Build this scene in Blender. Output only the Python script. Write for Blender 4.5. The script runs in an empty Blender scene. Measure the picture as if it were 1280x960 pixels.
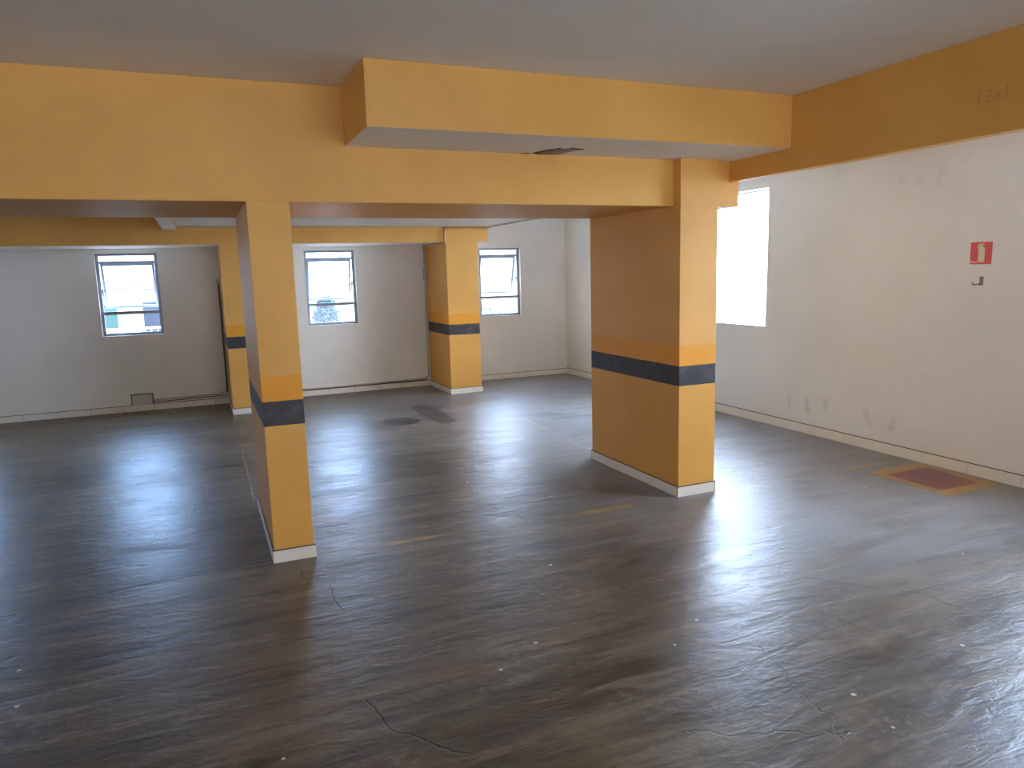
import bpy, bmesh, math, random
from mathutils import Vector, Matrix, noise
random.seed(7)
scene = bpy.context.scene
COL = scene.collection
PI = math.pi

# ------------------------------------------------------------------ measures
WX = 4.87          # right wall
BY = 9.40          # back wall
LX = -5.2          # left wall
FY = -4.5          # wall behind the camera
CZ = 2.45          # ceiling
SZ = 2.05          # lowered slab at the back
BZ = 1.875         # beam soffits
T = 0.15           # wall thickness

# ------------------------------------------------------------------ node helpers
def lin(c):
    return tuple(((v / 255) / 12.92 if v / 255 <= 0.04045 else ((v / 255 + 0.055) / 1.055) ** 2.4) for v in c) + (1,)

class N:
    def __init__(s, name):
        s.m = bpy.data.materials.new(name); s.m.use_nodes = True
        s.t = s.m.node_tree; s.t.nodes.clear()
        s.out = s.n('ShaderNodeOutputMaterial')
    def n(s, typ, **kw):
        o = s.t.nodes.new(typ)
        for k, v in kw.items(): setattr(o, k, v)
        return o
    def l(s, a, b): s.t.links.new(a, b)
    def setin(s, node, idx, v):
        if v is None: return
        if isinstance(v, bpy.types.NodeSocket): s.l(v, node.inputs[idx])
        else: node.inputs[idx].default_value = v
    def math(s, op, a, b=None, c=None, clamp=False):
        o = s.n('ShaderNodeMath', operation=op, use_clamp=clamp)
        s.setin(o, 0, a); s.setin(o, 1, b); s.setin(o, 2, c)
        return o.outputs[0]
    def mix(s, f, a, b, blend='MIX'):
        o = s.n('ShaderNodeMix', data_type='RGBA', blend_type=blend)
        s.setin(o, 0, f); s.setin(o, 6, a); s.setin(o, 7, b)
        return o.outputs[2]
    def noise(s, vec, scale, detail=4, rough=0.55, dist=0):
        o = s.n('ShaderNodeTexNoise'); s.setin(o, 'Vector', vec)
        o.inputs['Scale'].default_value = scale; o.inputs['Detail'].default_value = detail
        o.inputs['Roughness'].default_value = rough; o.inputs['Distortion'].default_value = dist
        return o.outputs[0]
    def ramp(s, f, a, b, lo=0, hi=1):
        o = s.n('ShaderNodeMapRange'); o.interpolation_type = 'SMOOTHSTEP'
        s.setin(o, 0, f); o.inputs[1].default_value = a; o.inputs[2].default_value = b
        o.inputs[3].default_value = lo; o.inputs[4].default_value = hi
        return o.outputs[0]
    def pos(s):
        return s.n('ShaderNodeNewGeometry').outputs['Position']
    def sep(s, v):
        o = s.n('ShaderNodeSeparateXYZ'); s.l(v, o.inputs[0]); return o.outputs
    def mapv(s, v, scale=(1, 1, 1), loc=(0, 0, 0), rot=(0, 0, 0)):
        o = s.n('ShaderNodeMapping'); s.l(v, o.inputs[0])
        o.inputs['Scale'].default_value = scale; o.inputs['Location'].default_value = loc
        o.inputs['Rotation'].default_value = rot
        return o.outputs[0]
    def bsdf(s, color, rough=0.6, metal=0, spec=0.5, height=None, bump=0.1, dist=0.01):
        b = s.n('ShaderNodeBsdfPrincipled')
        s.setin(b, 'Base Color', color); s.setin(b, 'Roughness', rough)
        b.inputs['Metallic'].default_value = metal
        s.setin(b, 'Specular IOR Level', spec)
        if height is not None:
            bp = s.n('ShaderNodeBump'); bp.inputs['Strength'].default_value = bump
            bp.inputs['Distance'].default_value = dist
            s.l(height, bp.inputs['Height']); s.l(bp.outputs[0], b.inputs['Normal'])
        s.l(b.outputs[0], s.out.inputs[0])
        return s.m

def plain(name, col, rough=0.5, metal=0, spec=0.5, var=0.06):
    m = N(name); p = m.pos()
    c = m.mix(m.noise(p, 6, 3), tuple(v * (1 - var) for v in col[:3]) + (1,), tuple(min(1, v * (1 + var)) for v in col[:3]) + (1,))
    return m.bsdf(c, rough, metal, spec)

# ------------------------------------------------------------------ materials
def wall_paint():
    m = N('white wall paint'); p = m.pos()
    c = m.mix(m.ramp(m.noise(p, 0.9, 5), .35, .7), (.75, .73, .69, 1), (.83, .81, .77, 1))
    c = m.mix(m.ramp(m.noise(p, 7, 5, .65), .58, .80, 0, .10), c, (.45, .42, .37, 1))
    # scuffs low on the right wall (car bumpers) and grime near the skirting
    x, y, z = m.sep(p)
    pv = m.mapv(p, (6, 6, 1.6))
    band = m.math('MULTIPLY', m.ramp(z, .16, .22), m.ramp(z, .36, .30))
    band = m.math('MULTIPLY', band, m.math('MULTIPLY', m.ramp(y, 3.8, 4.0), m.ramp(y, 5.3, 5.1)))
    band = m.math('MULTIPLY', band, m.ramp(x, 4.6, 4.7))
    sc = m.math('MULTIPLY', band, m.ramp(m.noise(pv, 1.5, 0, .5), .56, .78, 0, .42))
    c = m.mix(sc, c, (.27, .25, .22, 1))
    up = m.math('MULTIPLY', m.math('MULTIPLY', m.ramp(z, 1.85, 2.0), m.ramp(z, 2.3, 2.2)), m.math('MULTIPLY', m.ramp(y, 3.3, 3.5), m.ramp(y, 4.1, 3.95)))
    up = m.math('MULTIPLY', up, m.ramp(x, 4.6, 4.7))
    c = m.mix(m.math('MULTIPLY', up, m.ramp(m.noise(p, 11, 3, .5), .54, .72, 0, .14)), c, (.36, .34, .30, 1))
    h = m.noise(p, 60, 4, .6)
    return m.bsdf(c, m.ramp(m.noise(p, 3, 3), .3, .7, .42, .60), 0, .35, h, .10, .004)

def ceiling_paint():
    m = N('off white ceiling paint'); p = m.pos()
    c = m.mix(m.ramp(m.noise(p, 1.2, 4), .35, .7), (.79, .73, .635, 1), (.85, .79, .70, 1))
    return m.bsdf(c, .75, 0, .2, m.noise(p, 30, 4, .6), .08, .004)

def yellow_paint(bands=True):
    m = N('yellow wall paint with bands' if bands else 'yellow beam paint'); p = m.pos()
    c = m.mix(m.ramp(m.noise(p, 1.6, 4), .35, .7), (.69, .350, .075, 1), (.76, .395, .092, 1))
    c = m.mix(m.ramp(m.noise(m.mapv(p, (1, 1, .35)), 9, 5, .6), .58, .8, 0, .12), c, (.45, .23, .06, 1))
    if bands:
        z = m.math('ADD', m.sep(p)[2], m.math('MULTIPLY', m.math('SUBTRACT', m.noise(p, 9, 3), .5), .009))
        org = m.math('MULTIPLY', m.math('GREATER_THAN', z, .868), m.math('LESS_THAN', z, 1.0))
        blk = m.math('MULTIPLY', m.math('GREATER_THAN', z, .738), m.math('LESS_THAN', z, .868))
        c = m.mix(org, c, m.mix(m.noise(p, 7, 5, .65), (.70, .275, .016, 1), (.84, .37, .030, 1)))
        c = m.mix(blk, c, m.mix(m.ramp(m.noise(p, 9, 5, .7), .45, .75), (.040, .040, .044, 1), (.085, .08, .082, 1)))
    return m.bsdf(c, .50, 0, .35, m.noise(p, 55, 5, .65), .16, .005)

def beam_paint():
    # yellow paint on the sides, with faint old pencilled scribbles on the long thin beam
    return yellow_paint(False)

def floor_mat():
    m = N('sealed concrete floor'); p = m.pos()
    x, y, z = m.sep(p)
    warp = m.noise(p, .8, 3)
    pr = m.mapv(p, (1.0, 1.9, 1), rot=(0, 0, .5))
    big = m.noise(pr, .55, 6, .60, .15)
    mid = m.noise(m.mapv(p, (1, 2.4, 1), rot=(0, 0, .25)), 1.9, 7, .62, .2)
    fine = m.noise(p, 24, 6, .7)
    c = m.mix(m.ramp(big, .34, .64), (.032, .021, .010, 1), (.160, .118, .070, 1))
    c = m.mix(m.ramp(mid, .36, .66, 0, .6), c, (.100, .079, .056, 1))
    c = m.mix(m.math('MULTIPLY', m.ramp(fine, .48, .68, 0, .7), m.ramp(m.noise(m.mapv(p, (1, 2.6, 1), rot=(0, 0, .35)), 1.3, 5, .6), .44, .62)), c, (.22, .182, .138, 1))
    arcs = m.noise(m.mapv(p, (.6, 4.5, 1), rot=(0, 0, .28)), 2.6, 6, .65, .5)
    c = m.mix(m.ramp(arcs, .52, .64, 0, .55), c, (.235, .185, .125, 1))
    c = m.mix(m.ramp(arcs, .47, .36, 0, .6), c, (.030, .021, .012, 1))
    c = m.mix(m.ramp(fine, .46, .25, 0, .5), c, (.040, .034, .028, 1))
    # bay right of the columns: bluish window haze painted into the floor colour
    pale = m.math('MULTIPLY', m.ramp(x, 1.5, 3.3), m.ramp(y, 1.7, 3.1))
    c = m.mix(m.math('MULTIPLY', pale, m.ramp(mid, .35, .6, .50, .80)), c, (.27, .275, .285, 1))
    # trowel arcs
    wv = m.n('ShaderNodeTexWave', wave_type='RINGS'); wv.rings_direction = 'Z'
    m.l(m.mapv(p, (1, 1, 1), loc=(-1.2, -1.6, 0)), wv.inputs[0])
    wv.inputs['Scale'].default_value = 1.7; wv.inputs['Distortion'].default_value = 14
    wv.inputs['Detail'].default_value = 4; wv.inputs['Detail Scale'].default_value = 1.6
    c = m.mix(m.math('MULTIPLY', m.ramp(wv.outputs[1], .55, .95, 0, .22), m.ramp(warp, .5, .65)), c, (.19, .165, .14, 1))

    def seg(a, b, w, wob=.02, ws=7, fade=.04):
        """soft mask of a wobbling line from a to b"""
        dx, dy = b[0] - a[0], b[1] - a[1]; L = math.hypot(dx, dy); ux, uy = dx / L, dy / L
        u = m.math('ADD', m.math('MULTIPLY', m.math('SUBTRACT', x, a[0]), ux), m.math('MULTIPLY', m.math('SUBTRACT', y, a[1]), uy))
        v = m.math('ADD', m.math('MULTIPLY', m.math('SUBTRACT', x, a[0]), -uy), m.math('MULTIPLY', m.math('SUBTRACT', y, a[1]), ux))
        if wob:
            v = m.math('ADD', v, m.math('MULTIPLY', m.math('SUBTRACT', m.noise(p, ws, 4, .6), .5), wob))
        v = m.math('ABSOLUTE', v)
        k = m.ramp(v, w, w * .45)
        k = m.math('MULTIPLY', k, m.ramp(u, -fade, fade))
        return m.math('MULTIPLY', k, m.ramp(u, L + fade, L - fade))

    worn = m.ramp(m.noise(p, 3.2, 5, .7), .40, .58)
    # painted yellow lane line between the columns
    def paint(c, k, col, wmin=.0, amt=.8):
        k = m.math('MULTIPLY', k, m.math('MAXIMUM', worn, wmin))
        k = m.math('MULTIPLY', k, m.ramp(fine, .30, .50))
        return m.mix(m.math('MULTIPLY', k, amt), c, col)
    YEL = (.46, .29, .045, 1)
    c = paint(c, seg((.66, 3.885), (2.45, 3.83), .034, .01), (.26, .150, .07, 1), .25, .5)
    c = paint(c, seg((.86, 3.88), (1.14, 3.87), .036, .01), YEL, .55, .75)
    c = paint(c, seg((2.10, 3.83), (2.42, 3.825), .036, .01), YEL, .55, .75)
    c = paint(c, seg((3.14, 3.80), (3.55, 3.76), .04, .01), YEL, .3, .4)
    c = paint(c, seg((4.22, 3.79), (4.72, 3.79), .04, .01), YEL, .5, .6)
    # worn pale line running back between the rear and the front pillar
    c = paint(c, seg((2.96, 6.7), (2.91, 5.2), .035, .02), (.38, .33, .25, 1), .2, .45)
    # oil stains near the back wall
    def blob(cx, cy, rx, ry, rot=0.0, k=.3):
        v = m.mapv(m.n('ShaderNodeVectorMath', operation='SUBTRACT').outputs[0], (1, 1, 1))
        sub = v.node.inputs[0].links[0].from_node
        m.l(p, sub.inputs[0]); sub.inputs[1].default_value = (cx, cy, 0)
        v.node.inputs['Rotation'].default_value = (0, 0, rot); v.node.inputs['Scale'].default_value = (1 / rx, 1 / ry, 0)
        ln = m.n('ShaderNodeVectorMath', operation='LENGTH'); m.l(v, ln.inputs[0])
        d = m.math('ADD', ln.outputs['Value'], m.math('MULTIPLY', m.math('SUBTRACT', m.noise(p, 5, 4, .6), .5), k * 2))
        return m.ramp(d, 1.06, .94)
    st = blob(1.80, 7.22, .20, .20)
    st = m.math('MAXIMUM', st, m.math('MULTIPLY', blob(2.22, 7.45, .13, .62, -.15, .5), .75))
    st = m.math('MAXIMUM', st, m.math('MULTIPLY', blob(-.75, 6.7, .22, .12, 0, .5), .6))
    st = m.math('MAXIMUM', st, m.math('MULTIPLY', blob(.82, 5.05, .10, .16, .5, .5), .6))
    c = m.mix(m.math('MULTIPLY', st, .85), c, (.030, .022, .020, 1))
    # cracks and the saw joint
    cr = None
    for a, b, w, wob in [((-1.7, 3.70), (-.78, 3.82), .010, .05), ((-.80, 3.83), (-.26, 3.91), .014, .05), ((-.28, 3.88), (.24, 3.93), .010, .05),
                    ((.235, 8.5), (.235, 5.1), .006, .05), ((.35, 3.84), (.37, 3.56), .006, .08), ((.46, 3.46), (.48, 3.16), .006, .10),
                    ((.42, 2.42), (.47, 2.2), .006, .10), ((.46, 2.22), (.66, 1.98), .007, .12), ((2.55, 2.52), (2.92, 2.14), .006, .08), ((2.92, 2.14), (2.93, 1.75), .007, .08),
                    ((1.93, 2.1), (1.75, 1.5), .004, .2), ((1.3, 1.8), (1.9, 1.5), .005, .2)]:
        k = seg(a, b, w, wob, 4.5, .02)
        cr = k if cr is None else m.math('MAXIMUM', cr, k)
    crn = m.math('MULTIPLY', cr, m.ramp(m.noise(p, 6, 3), .3, .5, .35, 1))
    c = m.mix(m.math('MULTIPLY', crn, .55), c, (.018, .015, .013, 1))
    # little drops of white paint
    vo = m.n('ShaderNodeTexVoronoi'); vo.inputs['Scale'].default_value = 7
    m.l(p, vo.inputs['Vector'])
    sp = m.math('LESS_THAN', vo.outputs['Distance'], m.ramp(m.noise(p, .9, 2), .42, .60, .02, .070))
    sp = m.math('MULTIPLY', sp, m.math('GREATER_THAN', m.sep(vo.outputs['Color'])[0], .40))
    c = m.mix(m.math('MULTIPLY', sp, .8), c, (.62, .60, .55, 1))
    vo2 = m.n('ShaderNodeTexVoronoi'); vo2.inputs['Scale'].default_value = 22; m.l(p, vo2.inputs['Vector'])
    sp2 = m.math('MULTIPLY', m.math('LESS_THAN', vo2.outputs['Distance'], .10), m.math('MULTIPLY', m.ramp(y, 2.2, 2.8), m.ramp(x, 2.3, 3.0)))
    sp2 = m.math('MULTIPLY', sp2, m.math('GREATER_THAN', m.sep(vo2.outputs['Color'])[1], .62))
    c = m.mix(m.math('MULTIPLY', sp2, .75), c, (.60, .58, .54, 1))
    # sealer worn in patches: roughness varies
    r = m.ramp(big, .35, .65, .33, .39)
    r = m.math('ADD', r, m.ramp(mid, .45, .68, 0, .06))
    r = m.math('ADD', r, m.math('MULTIPLY', m.ramp(fine, .45, .7), .04))
    rip = m.math('ADD', m.noise(m.mapv(p, (1, 2.6, 1), rot=(0, 0, .3)), 4.0, 4, .55, .8), m.math('MULTIPLY', arcs, .6))
    crk = m.noise(m.mapv(p, (1, 1.7, 1), rot=(0, 0, .5)), 15, 4, .6, .6)
    h = m.math('ADD', m.math('MULTIPLY', rip, .42), m.math('MULTIPLY', m.math('MULTIPLY', crk, m.ramp(mid, .38, .60, .35, 1.0)), .15))
    h = m.math('ADD', h, m.math('MULTIPLY', fine, .09))
    h = m.math('SUBTRACT', h, m.math('MULTIPLY', cr, .08))
    return m.bsdf(c, r, 0, .48, h, .75, .013)

def tile_mat():
    m = N('off white skirting tile'); p = m.pos()
    c = m.mix(m.noise(p, 4, 4), (.72, .68, .60, 1), (.86, .82, .74, 1))
    c = m.mix(m.ramp(m.noise(p, 28, 4, .7), .6, .8, 0, .3), c, (.38, .33, .27, 1))
    return m.bsdf(c, .35, 0, .5)

def glass_mat():
    m = N('clear window glass')
    t = m.n('ShaderNodeBsdfTransparent'); t.inputs[0].default_value = (.93, .96, .97, 1)
    g = m.n('ShaderNodeBsdfGlossy'); g.inputs['Roughness'].default_value = .02
    lw = m.n('ShaderNodeLayerWeight'); fac = m.math('ADD', m.math('MULTIPLY', m.math('POWER', lw.outputs['Facing'], 5.0), .8), .04)
    mx = m.n('ShaderNodeMixShader'); m.l(fac, mx.inputs[0]); m.l(t.outputs[0], mx.inputs[1]); m.l(g.outputs[0], mx.inputs[2])
    m.l(mx.outputs[0], m.out.inputs[0]); return m.m

def worn_paint(name, c1, c2):
    m = N(name); p = m.pos()
    f = m.noise(p, 24, 6, .7); b = m.noise(p, 5, 4, .6)
    c = m.mix(b, c1, c2)
    c = m.mix(m.ramp(f, .56, .74, 0, .6), c, (.17, .14, .115, 1))
    return m.bsdf(c, m.ramp(b, .3, .7, .30, .38), 0, .5, f, .12, .004)

M = dict(
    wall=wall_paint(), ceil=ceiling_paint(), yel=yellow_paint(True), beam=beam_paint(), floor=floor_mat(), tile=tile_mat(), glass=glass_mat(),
    grout=plain('dark grout', (.115, .09, .065, 1), .85),
    steel=plain('grey painted steel window frame', (.27, .31, .36, 1), .45, 0, .5),
    steel_in=plain('white window putty', (.74, .74, .74, 1), .5),
    pipew=plain('dull white conduit', (.50, .47, .42, 1), .45),
    piped=plain('dark grey cable', (.07, .06, .055, 1), .5),
    pipey=plain('yellow painted conduit', (.66, .40, .15, 1), .4),
    red=plain('red sign plastic', (.68, .095, .105, 1), .4),
    cream=plain('cream sign print', (.70, .62, .45, 1), .45),
    metal=plain('grey zinc bracket', (.22, .22, .21, 1), .4, .6),
    hole=plain('dark void plaster', (.035, .026, .018, 1), .95),
    lath=plain('rusty lath', (.26, .17, .09, 1), .85),
    boxp=plain('dirty white box plastic', (.50, .49, .46, 1), .5),
    fred=worn_paint('worn dull red floor paint', (.170, .042, .050, 1), (.225, .065, .070, 1)),
    fyel=worn_paint('worn ochre floor paint', (.34, .175, .055, 1), (.42, .235, .075, 1)),
    outwall=plain('pale rendered wall', (.80, .82, .82, 1), .8),
    outteal=plain('turquoise panel', (.035, .10, .105, 1), .6),
    outlil=plain('lavender grey shutter', (.045, .060, .10, 1), .6),
    outrail=plain('white painted railing', (.8, .8, .8, 1), .5),
    outgrnd=plain('pale pavement', (.52, .52, .50, 1), .9),
    road=plain('grey asphalt', (.075, .082, .092, 1), .9),
    leaf=plain('blue green leaves', (.022, .060, .085, 1), .7, var=.3),
    bark=plain('brown bark', (.09, .06, .04, 1), .9),
    cable=plain('black overhead cable', (.03, .03, .03, 1), .7),
)

# ------------------------------------------------------------------ mesh helpers
def box(bm, a, b, mat=0, bev=0):
    x0, y0, z0 = a; x1, y1, z1 = b
    vs = [bm.verts.new(p) for p in [(x0, y0, z0), (x1, y0, z0), (x1, y1, z0), (x0, y1, z0), (x0, y0, z1), (x1, y0, z1), (x1, y1, z1), (x0, y1, z1)]]
    fs = [bm.faces.new([vs[i] for i in q]) for q in [(0, 3, 2, 1), (4, 5, 6, 7), (0, 1, 5, 4), (1, 2, 6, 5), (2, 3, 7, 6), (3, 0, 4, 7)]]
    for f in fs: f.material_index = mat
    if bev:
        es = {e for f in fs for e in f.edges}
        bmesh.ops.bevel(bm, geom=list(es), offset=bev, segments=2, affect='EDGES', profile=.7)
    return fs

def prism(bm, pts, axis, a, b, mat=0, bev=0):
    """polygon extruded along an axis; pts are in the two other coordinates in xyz order"""
    def P(u, v, w):
        return {'X': (w, u, v), 'Y': (u, w, v), 'Z': (u, v, w)}[axis]
    A = [bm.verts.new(P(u, v, a)) for u, v in pts]; B = [bm.verts.new(P(u, v, b)) for u, v in pts]
    n = len(pts); fs = [bm.faces.new(A), bm.faces.new(B[::-1])]
    for i in range(n): fs.append(bm.faces.new([A[i], B[i], B[(i + 1) % n], A[(i + 1) % n]]))
    for f in fs: f.material_index = mat
    bmesh.ops.recalc_face_normals(bm, faces=fs)
    if bev:
        es = {e for f in fs for e in f.edges}
        bmesh.ops.bevel(bm, geom=list(es), offset=bev, segments=2, affect='EDGES', profile=.7)
    return fs

def tube(bm, pts, r, n=10, bend=0.0, mat=0):
    pts = [Vector(p) for p in pts]
    if bend:
        q = [pts[0]]
        for i in range(1, len(pts) - 1):
            a, b, c = pts[i - 1], pts[i], pts[i + 1]
            d1 = (a - b); d2 = (c - b); k = min(bend, d1.length * .45, d2.length * .45)
            s, e = b + d1.normalized() * k, b + d2.normalized() * k
            for j in range(6):
                t = j / 5; q.append(s * (1 - t) ** 2 + b * 2 * t * (1 - t) + e * t * t)
        q.append(pts[-1]); pts = q
    rings = []; up = None
    for i, p in enumerate(pts):
        d = (pts[min(i + 1, len(pts) - 1)] - pts[max(i - 1, 0)]).normalized()
        if up is None:
            up = Vector((0, 0, 1)) if abs(d.z) < .9 else Vector((1, 0, 0))
        s = d.cross(up).normalized(); up = s.cross(d).normalized()
        rings.append([bm.verts.new(p + (s * math.cos(2 * PI * k / n) + up * math.sin(2 * PI * k / n)) * r) for k in range(n)])
    fs = []
    for a, b in zip(rings, rings[1:]):
        for k in range(n): fs.append(bm.faces.new([a[k], a[(k + 1) % n], b[(k + 1) % n], b[k]]))
    fs.append(bm.faces.new(rings[0][::-1])); fs.append(bm.faces.new(rings[-1]))
    for f in fs: f.material_index = mat; f.smooth = True
    return fs

def obj(name, bm, mats, parent=None, loc=None, fix=True):
    """one mesh object; the origin is put at the foot of the mesh"""
    if fix: bmesh.ops.recalc_face_normals(bm, faces=bm.faces[:])
    me = bpy.data.meshes.new(name)
    if not isinstance(mats, (list, tuple)): mats = [mats]
    if loc is None:
        c = [v.co for v in bm.verts]
        loc = Vector(((min(v.x for v in c) + max(v.x for v in c)) / 2, (min(v.y for v in c) + max(v.y for v in c)) / 2, min(v.z for v in c)))
    loc = Vector(loc)
    bmesh.ops.translate(bm, verts=bm.verts[:], vec=-loc)
    bm.to_mesh(me); bm.free()
    for k in mats: me.materials.append(k)
    o = bpy.data.objects.new(name, me); COL.objects.link(o)
    if parent is not None:
        o.parent = parent; o.location = loc - world_loc(parent)
    else: o.location = loc
    return o

def world_loc(o):
    v = Vector((0, 0, 0))
    while o is not None: v += o.location; o = o.parent
    return v

def tag(o, label=None, cat=None, group=None, kind=None):
    if label: o['label'] = label
    if cat: o['category'] = cat
    if group: o['group'] = group
    if kind: o['kind'] = kind
    return o

def empty(name, loc, label, cat, group=None, kind=None):
    o = bpy.data.objects.new(name, None); COL.objects.link(o); o.location = loc; o.empty_display_size = .1
    return tag(o, label, cat, group, kind)

# ------------------------------------------------------------------ shell
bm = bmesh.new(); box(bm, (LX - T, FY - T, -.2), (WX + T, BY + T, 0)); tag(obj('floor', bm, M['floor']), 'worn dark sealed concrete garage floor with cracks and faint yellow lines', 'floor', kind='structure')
bm = bmesh.new(); box(bm, (LX - T, FY - T, CZ), (WX + T, BY + T, CZ + .2)); tag(obj('ceiling', bm, M['ceil']), 'flat off-white painted garage ceiling', 'ceiling', kind='structure')

def wall(name, label, axis, pos, out, u0, u1, holes, zb=0.0, z1=CZ):
    """a wall with rectangular openings; out = +1/-1 side on which its thickness lies"""
    bm = bmesh.new()
    us = sorted({u0, u1} | {h[0] for h in holes} | {h[1] for h in holes})
    for a, b in zip(us, us[1:]):
        hs = sorted([h for h in holes if h[0] <= a + 1e-6 and h[1] >= b - 1e-6], key=lambda h: h[2])
        z = zb; cuts = []
        for h in hs:
            if h[2] > z: cuts.append((z, h[2]))
            z = h[3]
        if z < z1: cuts.append((z, z1))
        for c, d in cuts:
            p0, p1 = sorted((pos, pos + out * T))
            if axis == 'Y': box(bm, (a, p0, c), (b, p1, d))
            else: box(bm, (p0, a, c), (p1, b, d))
    bmesh.ops.remove_doubles(bm, verts=bm.verts[:], dist=1e-5)
    # drop the coincident inner faces left between blocks
    seen = {}
    for f in bm.faces[:]:
        k = tuple(sorted(v.index for v in f.verts))
        seen.setdefault(k, []).append(f)
    bm.verts.index_update(); seen = {}
    for f in bm.faces[:]:
        seen.setdefault(tuple(sorted(v.index for v in f.verts)), []).append(f)
    kill = [f for fs in seen.values() if len(fs) > 1 for f in fs]
    if kill: bmesh.ops.delete(bm, geom=kill, context='FACES_ONLY')
    return tag(obj(name, bm, M['wall']), label, 'wall', kind='structure')

WZ0, WZ1 = .885, 1.818
BW = [(-3.05, -2.42), (-1.035, -.405), (1.240, 1.865), (3.555, 4.165)]
RW = [(1.55, 2.80), (5.34, 7.25)]
RZ0, RZ1 = .922, 2.193
wall('wall_back', 'white back wall with the row of small tilting windows', 'Y', BY, 1, LX - T, WX + T, [(a, b, WZ0, WZ1) for a, b in BW])
wall('wall_right', 'long white right wall with tall bright opening and fire extinguisher sign', 'X', WX, 1, FY - T, BY, [(a, b, RZ0, RZ1) for a, b in RW])
LH = [(-3.2, -1.6, 0, 2.1)]
wall('wall_left', 'white left wall outside the view', 'X', LX, -1, FY - T, BY, LH)
FH = [(-2.0, -.8, .9, 2.1), (.2, 4.5, 0, 2.2)]
wall('wall_front', 'white wall behind the camera with wide gate openings', 'Y', FY, -1, LX, WX, FH)

# ------------------------------------------------------------------ beams and dropped slabs
def beam(name, boxes, mats, label, bev=.006):
    bm = bmesh.new()
    for b in boxes: box(bm, b[0], b[1], b[2] if len(b) > 2 else 0, bev)
    return tag(obj(name, bm, mats), label, 'beam', kind='structure')

def soffit_white(o, slot=1, zmax=None):
    for f in o.data.polygons:
        if f.normal.z < -.9: f.material_index = slot
    return o

beam('ceiling_beam', [((LX, 3.895, BZ), (3.30, 4.93, CZ))], M['beam'], 'wide yellow beam crossing the garage over the two front pillars')
b2 = beam('ceiling_beam', [((.755, 3.36, 2.157), (3.22, 3.895, CZ))], [M['beam'], M['ceil']], 'boxed yellow bulkhead with white underside hanging in front of the wide beam')
soffit_white(b2)
thin_beam = beam('ceiling_beam', [((3.22, FY, 2.03), (3.30, 3.90, CZ))], M['beam'], 'long thin yellow beam running towards the camera near the right wall')
b3 = beam('ceiling_beam', [((LX, 8.55, 1.87), (2.79, BY, CZ))], [M['beam'], M['ceil']], 'deep yellow beam along the back wall above the left windows')
soffit_white(b3)
b4 = beam('ceiling_beam', [((3.20, 8.55, 1.87), (3.36, BY, SZ))], [M['beam'], M['ceil']], 'short yellow beam stub right of the far middle pillar')
soffit_white(b4)
b5 = beam('ceiling_beam', [((-.285, 4.93, 2.02), (-.15, 8.55, CZ))], [M['beam'], M['ceil']], 'narrow beam with white underside running back near the left window')
soffit_white(b5)
bm = bmesh.new(); box(bm, (-.15, 4.93, SZ), (3.32, BY, CZ)); tag(obj('ceiling_slab', bm, M['ceil']), 'lowered white slab over the middle back bay', 'ceiling', kind='structure')

mk = N('dull pencil ochre').bsdf((.55, .29, .085, 1), .6)
fc = bpy.data.curves.new('pencil_mark', 'FONT'); fc.body = '12a1'; fc.size = .085; fc.extrude = .0004; fc.materials.append(mk)
fo = bpy.data.objects.new('pencil_mark', fc); COL.objects.link(fo)
fo.parent = thin_beam
fo.matrix_world = Matrix(((0, 0, -1, 3.2192), (-1, 0, 0, 2.275), (0, 1, 0, 2.165), (0, 0, 0, 1)))
# keep it where it stands once parented
fo.matrix_parent_inverse = Matrix.Translation(-thin_beam.location)

# ------------------------------------------------------------------ skirting tiles
def skirting(bm, axis, u0, u1, face, out, z=.066, L=.33, th=.009, start=0.0):
    """row of tiles on a wall face; slot 0 tile, slot 1 grout; out = +1/-1 normal direction"""
    def B(a, b, c0, c1, z0, z1, mat, bev=0):
        p0, p1 = sorted((face + out * c0, face + out * c1))
        if axis == 'X': box(bm, (a, p0, z0), (b, p1, z1), mat, bev)
        else: box(bm, (p0, a, z0), (p1, b, z1), mat, bev)
    B(u0, u1, 0, th * .55, 0, z + .006, 1)
    u = u0 - start
    while u < u1 - .004:
        a, b = max(u + .0015, u0), min(u + L - .0015, u1)
        if b - a > .005: B(a, b, 0.0005, th, .001, z, 0, .0012)
        u += L

def base(name, label, rows):
    bm = bmesh.new()
    for r in rows: skirting(bm, **r)
    return tag(obj(name, bm, [M['tile'], M['grout']]), label, 'baseboard', kind='structure')

base('baseboard_back', 'off-white tile skirting along the back wall', [dict(axis='X', u0=LX, u1=.24, face=BY, out=-1, z=.07), dict(axis='X', u0=.44, u1=2.78, face=BY, out=-1, z=.07), dict(axis='X', u0=3.22, u1=WX - .012, face=BY, out=-1, z=.07)])
base('baseboard_right', 'off-white tile skirting along the right wall', [dict(axis='Y', u0=FY, u1=BY - .001, face=WX, out=-1, z=.08, L=.36, start=.12)])
base('baseboard_left', 'off-white tile skirting along the left wall', [dict(axis='Y', u0=-1.6, u1=BY - .012, face=LX, out=1)])

# ------------------------------------------------------------------ pillars
def pillar(label, shaft_fn, x0, x1, y0, y1, sides):
    t = empty('pillar', ((x0 + x1) / 2, (y0 + y1) / 2, 0), label, 'pillar')
    bm = bmesh.new(); shaft_fn(bm); obj('shaft', bm, M['yel'], t)
    bm = bmesh.new()
    if 'f' in sides: skirting(bm, 'X', x0 - .009, x1 + .009, y0, -1, z=.066, L=.30)
    if 'l' in sides: skirting(bm, 'Y', y0, y1, x0, -1, z=.066, L=.31)
    if 'r' in sides: skirting(bm, 'Y', y0, y1, x1, 1, z=.066, L=.31)
    if 'b' in sides: skirting(bm, 'X', x0 - .009, x1 + .009, y1, 1, z=.066, L=.30)
    obj('skirting', bm, [M['tile'], M['grout']], t)
    return t

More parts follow.
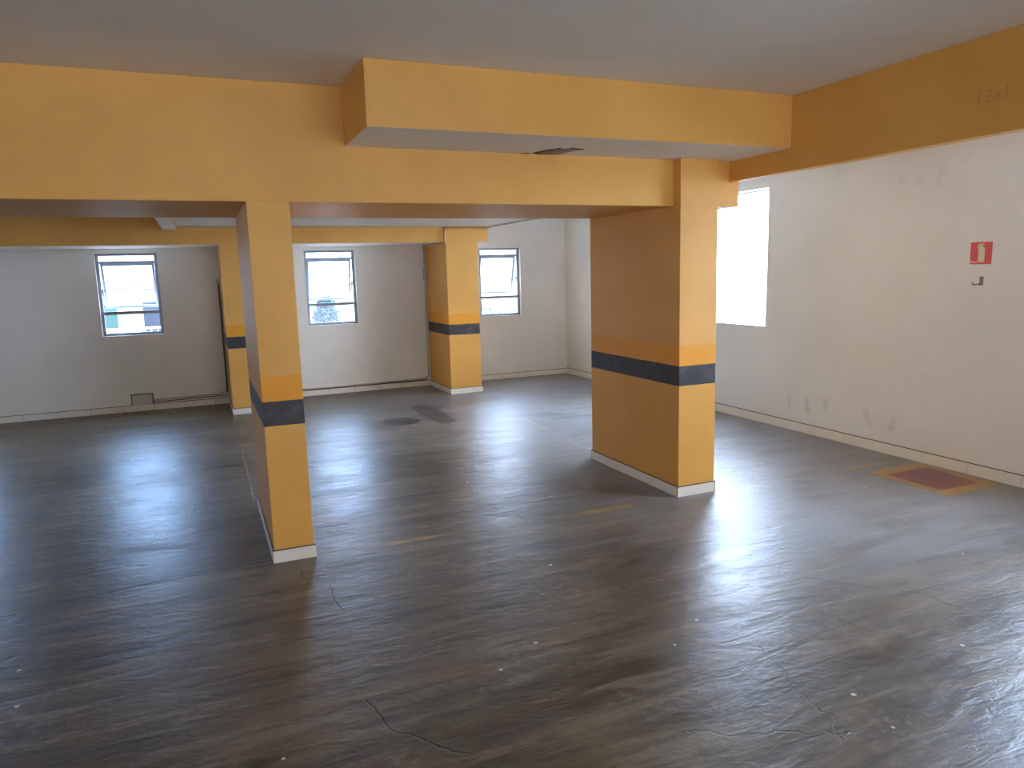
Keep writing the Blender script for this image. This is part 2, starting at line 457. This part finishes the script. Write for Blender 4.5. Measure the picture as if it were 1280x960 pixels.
def shaftA(bm): box(bm, (.253, 3.884, 0), (.459, 4.95, BZ + .001), 0, .004)
pillar('nearest pillar, left of centre, yellow with orange and black bands', shaftA, .253, .459, 3.884, 4.95, 'flrb')
def shaftD(bm):
    prism(bm, [(3.82, 0), (4.96, 0), (4.96, BZ + .001), (3.894, BZ + .001), (3.894, 2.1565), (3.82, 2.1565)], 'X', 2.787, 3.075, 0, .004)
pillar('broad yellow pillar with banded sides standing right of centre', shaftD, 2.787, 3.075, 3.82, 4.96, 'flrb')
def shaftB(bm): prism(bm, [(8.54, 0), (BY, 0), (BY, 1.869), (8.549, 1.869), (8.549, 1.872), (8.54, 1.872)], 'X', .25, .44, 0, .002)
pillar('far yellow pillar half hidden behind the nearest one', shaftB, .25, .44, 8.54, BY, 'flr')
def shaftC(bm): box(bm, (2.80, 8.53, 0), (3.205, BY, SZ), 0, .004)
pillar('far yellow pillar standing between the second and third window', shaftC, 2.80, 3.205, 8.53, BY, 'flr')

# ------------------------------------------------------------------ windows
def window(idx, x0, x1, stay, label):
    w = empty('window_%d' % idx, ((x0 + x1) / 2, BY, WZ0), label, 'window', kind='structure')
    ya, yb = BY + .045, BY + .075
    f = .034
    bm = bmesh.new()
    box(bm, (x0, ya, WZ0), (x0 + f, yb, WZ1), 0, .003); box(bm, (x1 - f, ya, WZ0), (x1, yb, WZ1), 0, .003)
    box(bm, (x0 + f, ya, WZ0), (x1 - f, yb, WZ0 + f), 0, .003); box(bm, (x0 + f, ya, WZ1 - f * .8), (x1 - f, yb, WZ1), 0, .003)
    box(bm, (x0 + f, ya - .006, 1.706), (x1 - f, yb, 1.732), 0, .003)
    box(bm, (x0 + f, ya - .006, 1.128), (x1 - f, yb, 1.166), 0, .003)
    fr = obj('window_frame', bm, M['steel'], w)
    bm = bmesh.new(); box(bm, (x0, BY + .001, WZ0 - .012), (x1, ya, WZ0 + .004), 0, .002); obj('window_sill', bm, M['steel_in'], w)
    for z0, z1 in ((WZ0 + f, 1.128), (1.732, WZ1 - f * .8)):
        bm = bmesh.new(); box(bm, (x0 + f, ya + .012, z0), (x1 - f, ya + .016, z1)); obj('pane', bm, M['glass'], w)
    # middle sash, hinged at the top and pushed outwards
    ang = math.radians(17); H = 1.706 - 1.168; s = .028
    a, b = x0 + f + .004, x1 - f - .004
    y0 = yb + .004; zt = 1.708
    Rm = Matrix.Translation((0, y0, zt)) @ Matrix.Rotation(ang, 4, 'X')
    bm = bmesh.new()
    box(bm, (a, 0, -H), (a + s, .018, 0)); box(bm, (b - s, 0, -H), (b, .018, 0))
    box(bm, (a + s, 0, -s), (b - s, .018, 0)); box(bm, (a + s, 0, -H), (b - s, .018, -H + s))
    bmesh.ops.transform(bm, matrix=Rm, verts=bm.verts[:])
    sash = obj('sash', bm, M['steel'], w)
    bm = bmesh.new(); box(bm, (a + s, .007, -H + s), (b - s, .011, -s)); bmesh.ops.transform(bm, matrix=Rm, verts=bm.verts[:]); obj('pane', bm, M['glass'], sash)
    # side stay arm
    xs = (b - .004) if stay > 0 else (a + .004)
    tip = Rm @ Vector((xs, 0, -H * .62))
    bm = bmesh.new()
    tube(bm, [(xs, yb - .01, 1.42), (xs, (yb + tip.y) / 2, 1.30), tip], .010, 6)
    obj('stay_arm', bm, M['steel'], w)
    return w
window(1, *BW[1], -1, 'left small window with tilted sash and bluish buildings beyond')
window(2, *BW[2], 1, 'middle small window with a round shrub outside')
window(3, *BW[3], 1, 'right small window on the back wall beyond the far pillar')
window(4, *BW[0], 1, 'small window further left on the back wall')
def side_window(idx, y0, y1, label):
    w = empty('window_%d' % idx, (WX, (y0 + y1) / 2, RZ0), label, 'window', kind='structure')
    bm = bmesh.new(); f = .012; xa, xb = WX + .11, WX + .135
    box(bm, (xa, y0, RZ0), (xb, y0 + f, RZ1)); box(bm, (xa, y1 - f, RZ0), (xb, y1, RZ1))
    box(bm, (xa, y0 + f, RZ0), (xb, y1 - f, RZ0 + f)); box(bm, (xa, y0 + f, RZ1 - f), (xb, y1 - f, RZ1))
    obj('window_frame', bm, M['steel_in'], w)
    bm = bmesh.new(); box(bm, (xa + .01, y0 + f, RZ0 + f), (xa + .014, y1 - f, RZ1 - f)); obj('pane', bm, M['glass'], w)
side_window(5, *RW[1], 'tall dazzling white window on the right wall behind the broad pillar')
side_window(6, *RW[0], 'tall window on the right wall beside the camera')

# ------------------------------------------------------------------ services on the walls
t = empty('junction_box', (-.705, BY, .065), 'small dirty white electrical box on the skirting under the left window', 'electrical box')
bm = bmesh.new(); box(bm, (-.81, BY - .030, .072), (-.60, BY, .195), 0, .006); obj('box_body', bm, M['boxp'], t)
bm = bmesh.new(); box(bm, (-.798, BY - .036, .084), (-.612, BY - .030, .183), 0, .003); obj('cover', bm, M['boxp'], t)
bm = bmesh.new(); box(bm, (-.822, BY - .012, .190), (-.588, BY - .0005, .204)); box(bm, (-.822, BY - .012, .075), (-.8105, BY - .0005, .19)); box(bm, (-.5995, BY - .012, .075), (-.588, BY - .0005, .19)); obj('seal', bm, M['grout'], t)

t = empty('conduit', (-.18, BY, .1), 'pair of thin pipes along the skirting between electrical box and hidden far pillar', 'pipe')
bm = bmesh.new(); tube(bm, [(-.588, BY - .012, .118), (-.2, BY - .012, .125), (.232, BY - .012, .130)], .009); obj('pipe', bm, M['pipew'], t)
bm = bmesh.new(); tube(bm, [(-.588, BY - .014, .096), (-.2, BY - .014, .099), (.235, BY - .014, .107)], .0055, 8); obj('cable', bm, M['piped'], t)
bm = bmesh.new(); box(bm, (.150, BY - .034, .098), (.238, BY - .001, .150), 0, .006); obj('junction', bm, M['boxp'], t)
t = empty('conduit', (.22, BY, .15), 'dark vertical pipe in the corner left of the hidden far pillar', 'pipe')
bm = bmesh.new(); tube(bm, [(.225, BY - .016, .151), (.228, BY - .016, 1.46)], .009); obj('pipe', bm, M['grout'], t)
bm = bmesh.new(); box(bm, (.203, BY - .034, 1.455), (.249, BY - .001, 1.505), 0, .004); obj('coupling', bm, M['boxp'], t)

t = empty('conduit', (2.78, 9.0, .09), 'pale conduit climbing the far middle pillar and following the slab edge', 'pipe')
Yb = BY - .022
bm = bmesh.new()
tube(bm, [(.45, Yb + .008, .098), (1.5, Yb + .008, .092), (2.70, Yb + .008, .104), (2.766, Yb, .13), (2.772, Yb, 1.835)], .0105, 10, .05)
obj('pipe', bm, M['pipew'], t)
bm = bmesh.new()
tube(bm, [(2.772, Yb, 1.80), (2.776, Yb, 1.848), (2.782, 8.60, 1.848), (2.782, 8.505, 1.852), (2.784, 8.505, 2.015), (2.86, 8.500, 2.028)], .0115, 10, .03)
obj('pipe', bm, M['pipey'], t)
bm = bmesh.new()
tube(bm, [(2.86, 8.512, 2.028), (3.335, 8.512, 2.030)], .0075, 8)
obj('pipe', bm, M['pipey'], t)
bm = bmesh.new()
tube(bm, [(3.32, 8.50, 2.036), (3.315, 7.2, 2.038), (3.31, 5.0, 2.036)], .010, 8)
obj('pipe', bm, M['pipew'], t)
for p in ((2.772, Yb, 1.49), (2.855, 8.508, 2.028), (3.335, 8.506, 2.032), (3.31, 6.95, 2.036), (3.31, 6.45, 2.036)):
    bm = bmesh.new(); x, y, z = p
    if z < 1.6: box(bm, (x - .022, y - .02, z - .075), (x + .022, y + .018, z + .075), 0, .005)
    else: box(bm, (x - .022, y - .014, z - .016), (x + .022, y + .014, z + .012), 0, .004)
    obj('coupling', bm, M['pipew'] if x > 3.3 or z < 1.6 else M['pipey'], t)
bm = bmesh.new(); tube(bm, [(.46, Yb + .01, .083), (1.4, Yb + .006, .082), (1.9, Yb + .008, .078), (2.75, Yb + .008, .085)], .005, 8); obj('cable', bm, M['piped'], t)

# ------------------------------------------------------------------ fire extinguisher sign and hook
S0, S1, Z0, Z1 = 3.245, 3.392, 1.460, 1.607
t = empty('safety_sign', (WX, (S0 + S1) / 2, Z0), 'square red sign with pale fire extinguisher symbol on the right wall', 'sign')
bm = bmesh.new(); box(bm, (WX - .004, S0, Z0), (WX - .0002, S1, Z1), 0, .001); obj('plate', bm, M['red'], t)
# y decreases to the viewer's right: u = 0 left .. 1 right
def SP(u, v): return (S1 - u * (S1 - S0), Z0 + v * (Z1 - Z0))
bm = bmesh.new(); xa, xb = WX - .0052, WX - .0040
body = [(.38, .09), (.68, .09), (.68, .70), (.64, .77), (.57, .81), (.57, .86), (.49, .86), (.49, .81), (.42, .77), (.38, .70)]
prism(bm, [SP(u, v) for u, v in body], 'X', xa, xb)
prism(bm, [SP(u, v) for u, v in [(.40, .92), (.68, .92), (.68, .88), (.47, .865), (.36, .72), (.31, .75)]], 'X', xa, xb)
obj('extinguisher_symbol', bm, M['cream'], t)
bm = bmesh.new()
prism(bm, [SP(u, v) for u, v in [(.03, .05), (.37, .05), (.37, .12), (.18, .13), (.03, .20)]], 'X', xa, xb)
obj('flame_symbol', bm, plain('pale pink sign print', (.80, .35, .33, 1), .45), t)
t = empty('wall_hook', (WX, 3.31, 1.31), 'small grey metal hook on the right wall below the red sign', 'hook')
bm = bmesh.new(); box(bm, (WX - .004, 3.290, 1.318), (WX - .0002, 3.316, 1.378), 0, .001); obj('back_plate', bm, M['metal'], t)
bm = bmesh.new(); tube(bm, [(WX - .004, 3.303, 1.330), (WX - .042, 3.322, 1.322), (WX - .050, 3.330, 1.326), (WX - .050, 3.330, 1.340)], .0045, 8, .01); obj('arm', bm, M['metal'], t)

# ------------------------------------------------------------------ ragged hole in the bulkhead plaster
t = empty('plaster_hole', (1.92, 3.78, 2.150), 'ragged dark hole with exposed lath in the bulkhead underside', 'hole')
rag = [(1.80, 3.855), (1.82, 3.80), (1.835, 3.745), (1.865, 3.70), (1.885, 3.665), (1.90, 3.70), (1.915, 3.735), (1.935, 3.70), (1.945, 3.66), (1.965, 3.655), (1.985, 3.665), (2.035, 3.672), (2.00, 3.72), (1.98, 3.77), (1.965, 3.82), (1.95, 3.85), (1.945, 3.82), (1.915, 3.805), (1.88, 3.80), (1.87, 3.84), (1.845, 3.875)]
bm = bmesh.new(); prism(bm, rag, 'Z', 2.1535, 2.1572); obj('void', bm, M['hole'], t)
bm = bmesh.new()
for k in range(9):
    y = 3.675 + k * .022
    x0 = 1.86 - k * .004 + random.uniform(-.01, .01); x1 = 2.00 - k * .006 + random.uniform(-.01, .01)
    tube(bm, [(x0, y + .01, 2.1515), (1.92, y, 2.1515), (x1, y - .008, 2.1515)], .0028, 6)
obj('lath', bm, M['lath'], t)
bm = bmesh.new(); prism(bm, [(1.735, 3.882), (1.77, 3.872), (1.80, 3.876), (1.785, 3.888), (1.75, 3.889)], 'Z', 2.1545, 2.1572); obj('chip', bm, M['hole'], t)

# ------------------------------------------------------------------ painted square on the floor
t = empty('floor_marking', (4.55, 3.35, 0), 'worn dull red square with ochre border painted on floor by right wall', 'floor marking')
def ring(bm, o, i, z0, z1):
    for k in range(4):
        a, b = o[k], o[(k + 1) % 4]; c, d = i[(k + 1) % 4], i[k]
        prism(bm, [a, b, c, d], 'Z', z0, z1)
outer = [(4.30, 3.035), (4.815, 3.035), (4.855, 3.665), (4.315, 3.665)]
inner = [(4.36, 3.135), (4.74, 3.135), (4.785, 3.555), (4.375, 3.555)]
bm = bmesh.new(); ring(bm, outer, inner, .0002, .0016); obj('border', bm, M['fyel'], t)
bm = bmesh.new(); prism(bm, inner, 'Z', .0002, .0016); obj('red_square', bm, M['fred'], t)

# ------------------------------------------------------------------ outside
bm = bmesh.new(); box(bm, (-60, -60, -.35), (60, 60, -.2)); tag(obj('ground', bm, M['outgrnd']), 'pale paved ground outside the garage', 'ground', kind='structure')
bm = bmesh.new(); box(bm, (-40, 15.2, -.2), (40, 19.5, -.185)); tag(obj('road', bm, M['road']), 'grey street beyond the windows', 'road', kind='structure')

t = empty('low_building', (-3, 24, -.2), 'low pale building with turquoise panel and lavender shutters seen through left window', 'building')
bm = bmesh.new(); box(bm, (-9, 22, -.2), (-.1, 30, 3.7), 0, .02); obj('wall', bm, M['outwall'], t)
bm = bmesh.new(); box(bm, (-2.75, 21.9, .25), (-2.02, 22, .90), 0, .01); obj('door_panel', bm, M['outteal'], t)
for x0, x1, z0, z1 in [(-1.40, -.95, -.05, .95), (-.88, -.50, -.05, .95), (-5.5, -4.7, 1.2, 2.3), (-3.9, -3.1, 2.6, 3.3), (-1.9, -1.3, 2.6, 3.3)]:
    bm = bmesh.new(); box(bm, (x0, 21.9, z0), (x1, 22, z1), 0, .01)
    z = z0 + .05
    while z < z1 - .04: box(bm, (x0 + .03, 21.88, z), (x1 - .03, 21.905, z + .02)); z += .07
    obj('shutter', bm, M['outlil'], t)
t = empty('railing', (-1, 14, -.2), 'low white metal railing outside the left window', 'railing')
bm = bmesh.new(); tube(bm, [(-3.2, 14, .70), (.2, 14, .70)], .02, 8); obj('rail', bm, M['outrail'], t)
for k in range(35):
    x = -3.2 + k * .1
    bm = bmesh.new(); tube(bm, [(x, 14, -.2), (x, 14, .70)], .011, 6); obj('baluster', bm, M['outrail'], t)

t = empty('shrub', (2.02, 13, -.2), 'round clipped blue-green shrub outside the middle window', 'shrub')
bm = bmesh.new(); tube(bm, [(2.02, 13, -.2), (2.03, 13, .3), (2.02, 13, .75)], .035, 8); obj('stem', bm, M['bark'], t)
bm = bmesh.new(); random.seed(3)
for k in range(2800):
    lower = random.random() < .68
    c, r = ((2.02, 13, .70), (.23, .23, .30)) if lower else ((2.04, 13, 1.02), (.15, .15, .14))
    d = Vector((random.gauss(0, 1), random.gauss(0, 1), random.gauss(0, 1))).normalized()
    q = random.random() ** .35
    if lower: d = Vector([math.copysign(abs(v) ** .6, v) for v in d])
    pnt = Vector((c[0] + d.x * r[0] * q, c[1] + d.y * r[1] * q, c[2] + d.z * r[2] * q))
    a = Vector((random.gauss(0, 1), random.gauss(0, 1), random.gauss(0, 1))).normalized(); b = a.cross(d).normalized()
    L, Wd = random.uniform(.03, .055), random.uniform(.014, .022)
    vs = [bm.verts.new(pnt - a * L), bm.verts.new(pnt + b * Wd), bm.verts.new(pnt + a * L), bm.verts.new(pnt - b * Wd)]
    bm.faces.new(vs)
obj('foliage', bm, M['leaf'], t, fix=False)

t = empty('garden_wall', (5.6, 14.2, -.2), 'pale rendered garden wall seen through the right small window', 'wall')
bm = bmesh.new(); box(bm, (4.0, 14.1, -.2), (9.5, 14.25, 2.2), 0, .01); obj('wall_panel', bm, M['outwall'], t)
bm = bmesh.new(); box(bm, (3.97, 14.06, 2.2), (9.53, 14.29, 2.27), 0, .01); obj('coping', bm, M['outrail'], t)
bm = bmesh.new(); random.seed(5)
for k in range(700):
    x = random.uniform(4.9, 6.2); h = .68 + .10 * abs(math.sin(x * 5)) + (.18 if x < 5.15 else 0)
    pnt = Vector((x, random.uniform(13.85, 14.05), random.uniform(-.1, h)))
    a = Vector((random.gauss(0, 1), random.gauss(0, 1), random.gauss(0, 1))).normalized(); b = a.orthogonal().normalized()
    L = random.uniform(.03, .06)
    bm.faces.new([bm.verts.new(pnt - a * L), bm.verts.new(pnt + b * L * .4), bm.verts.new(pnt + a * L), bm.verts.new(pnt - b * L * .4)])
tag(obj('hedge', bm, plain('grey green hedge leaves', (.05, .085, .10, 1), .7, var=.3), fix=False), 'low loose hedge at the foot of the garden wall', 'hedge')
for k, (z, s) in enumerate([(1.50, .05), (1.32, .10)]):
    bm = bmesh.new()
    tube(bm, [(-8 + i * 1.6, 17.5, z + s * ((i - 6) / 6) ** 2) for i in range(13)], .012, 6)
    tag(obj('overhead_cable', bm, M['cable']), ['upper thin dark cable crossing the view outside the windows', 'lower thin dark cable crossing the view outside the windows'][k], 'cable')

# ------------------------------------------------------------------ daylight
BACK_SKY, FRONT_SKY, RIGHT_SKY = 3.1, 24.0, 12.0
wd = bpy.data.worlds.new('daylight'); scene.world = wd; wd.use_nodes = True
nt = wd.node_tree; nt.nodes.clear()
ow = nt.nodes.new('ShaderNodeOutputWorld'); bg = nt.nodes.new('ShaderNodeBackground')
tc = nt.nodes.new('ShaderNodeTexCoord'); sx = nt.nodes.new('ShaderNodeSeparateXYZ')
def wmath(op, a, b=None):
    o = nt.nodes.new('ShaderNodeMath'); o.operation = op
    for i, v in enumerate((a, b)):
        if v is None: continue
        if isinstance(v, bpy.types.NodeSocket): nt.links.new(v, o.inputs[i])
        else: o.inputs[i].default_value = v
    return o.outputs[0]
def wrange(v, a, b, lo, hi):
    o = nt.nodes.new('ShaderNodeMapRange'); o.interpolation_type = 'SMOOTHSTEP'; nt.links.new(v, o.inputs[0])
    for i, q in enumerate((a, b, lo, hi)): o.inputs[i + 1].default_value = q
    return o.outputs[0]
nt.links.new(tc.outputs['Generated'], sx.inputs[0])
X_, Y_, Z_ = sx.outputs
# bright blue sky over the street ahead and on the right, a dimmer warm court behind and to the left
ahead = wrange(wmath('ADD', wmath('MULTIPLY', X_, .8), wmath('MULTIPLY', Y_, .8)), -.45, .35, 0, 1)
mx = nt.nodes.new('ShaderNodeMix'); mx.data_type = 'RGBA'
mx.inputs[6].default_value = (1.0, .86, .69, 1); mx.inputs[7].default_value = (.74, .87, 1.04, 1)
hue = nt.nodes.new('ShaderNodeMix'); hue.data_type = 'RGBA'
hue.inputs[6].default_value = (.46, .72, 1.20, 1); hue.inputs[7].default_value = (.66, .80, 1.08, 1)
nt.links.new(wrange(X_, -.10, .45, 0, 1), hue.inputs[0]); nt.links.new(hue.outputs[2], mx.inputs[7])
nt.links.new(ahead, mx.inputs[0]); nt.links.new(mx.outputs[2], bg.inputs[0])
strength = wmath('ADD', BACK_SKY, wmath('MULTIPLY', ahead, wmath('ADD', FRONT_SKY - BACK_SKY, wmath('MULTIPLY', wmath('MAXIMUM', X_, 0.0), RIGHT_SKY))))
nt.links.new(strength, bg.inputs[1]); nt.links.new(bg.outputs[0], ow.inputs[0])

def portal(name, loc, rot, sx_, sy_):
    L = bpy.data.lights.new(name, 'AREA'); L.shape = 'RECTANGLE'; L.size = sx_; L.size_y = sy_; L.cycles.is_portal = True
    o = bpy.data.objects.new(name, L); COL.objects.link(o); o.location = loc; o.rotation_euler = rot
    o['kind'] = 'helper'
for a, b in BW: portal('sky_portal', ((a + b) / 2, BY + T + .01, (WZ0 + WZ1) / 2), (-PI / 2, 0, 0), b - a, WZ1 - WZ0)
for a, b in RW: portal('sky_portal', (WX + T + .01, (a + b) / 2, (RZ0 + RZ1) / 2), (0, PI / 2, 0), RZ1 - RZ0, b - a)
for a, b, c, d in LH: portal('sky_portal', (LX - T - .01, (a + b) / 2, (c + d) / 2), (0, -PI / 2, 0), d - c, b - a)
for a, b, c, d in FH: portal('sky_portal', ((a + b) / 2, FY - T - .01, (c + d) / 2), (PI / 2, 0, 0), b - a, d - c)

# ------------------------------------------------------------------ camera
f, yaw, pitch, roll = 907.666, .401474840, -.154223874, -.0275519502
F = Vector((math.sin(yaw) * math.cos(pitch), math.cos(yaw) * math.cos(pitch), math.sin(pitch)))
R0 = Vector((math.cos(yaw), -math.sin(yaw), 0)); U0 = R0.cross(F)
R = R0 * math.cos(roll) + U0 * math.sin(roll); U = -R0 * math.sin(roll) + U0 * math.cos(roll)
cd = bpy.data.cameras.new('camera'); cam = bpy.data.objects.new('camera', cd); COL.objects.link(cam)
cam.matrix_world = Matrix(((R.x, U.x, -F.x, 0), (R.y, U.y, -F.y, 0), (R.z, U.z, -F.z, 1.5), (0, 0, 0, 1)))
cd.sensor_width = 36; cd.lens = f / 1280 * 36; cd.clip_start = .02
scene.camera = cam
vs = scene.view_settings
vs.view_transform = 'Standard'; vs.look = 'None'; vs.exposure = 0.10; vs.gamma = 1; vs.use_curve_mapping = False
scene.cycles.max_bounces = 12; scene.cycles.diffuse_bounces = 8; scene.cycles.glossy_bounces = 6; scene.cycles.transparent_max_bounces = 16
scene.cycles.sample_clamp_indirect = 8
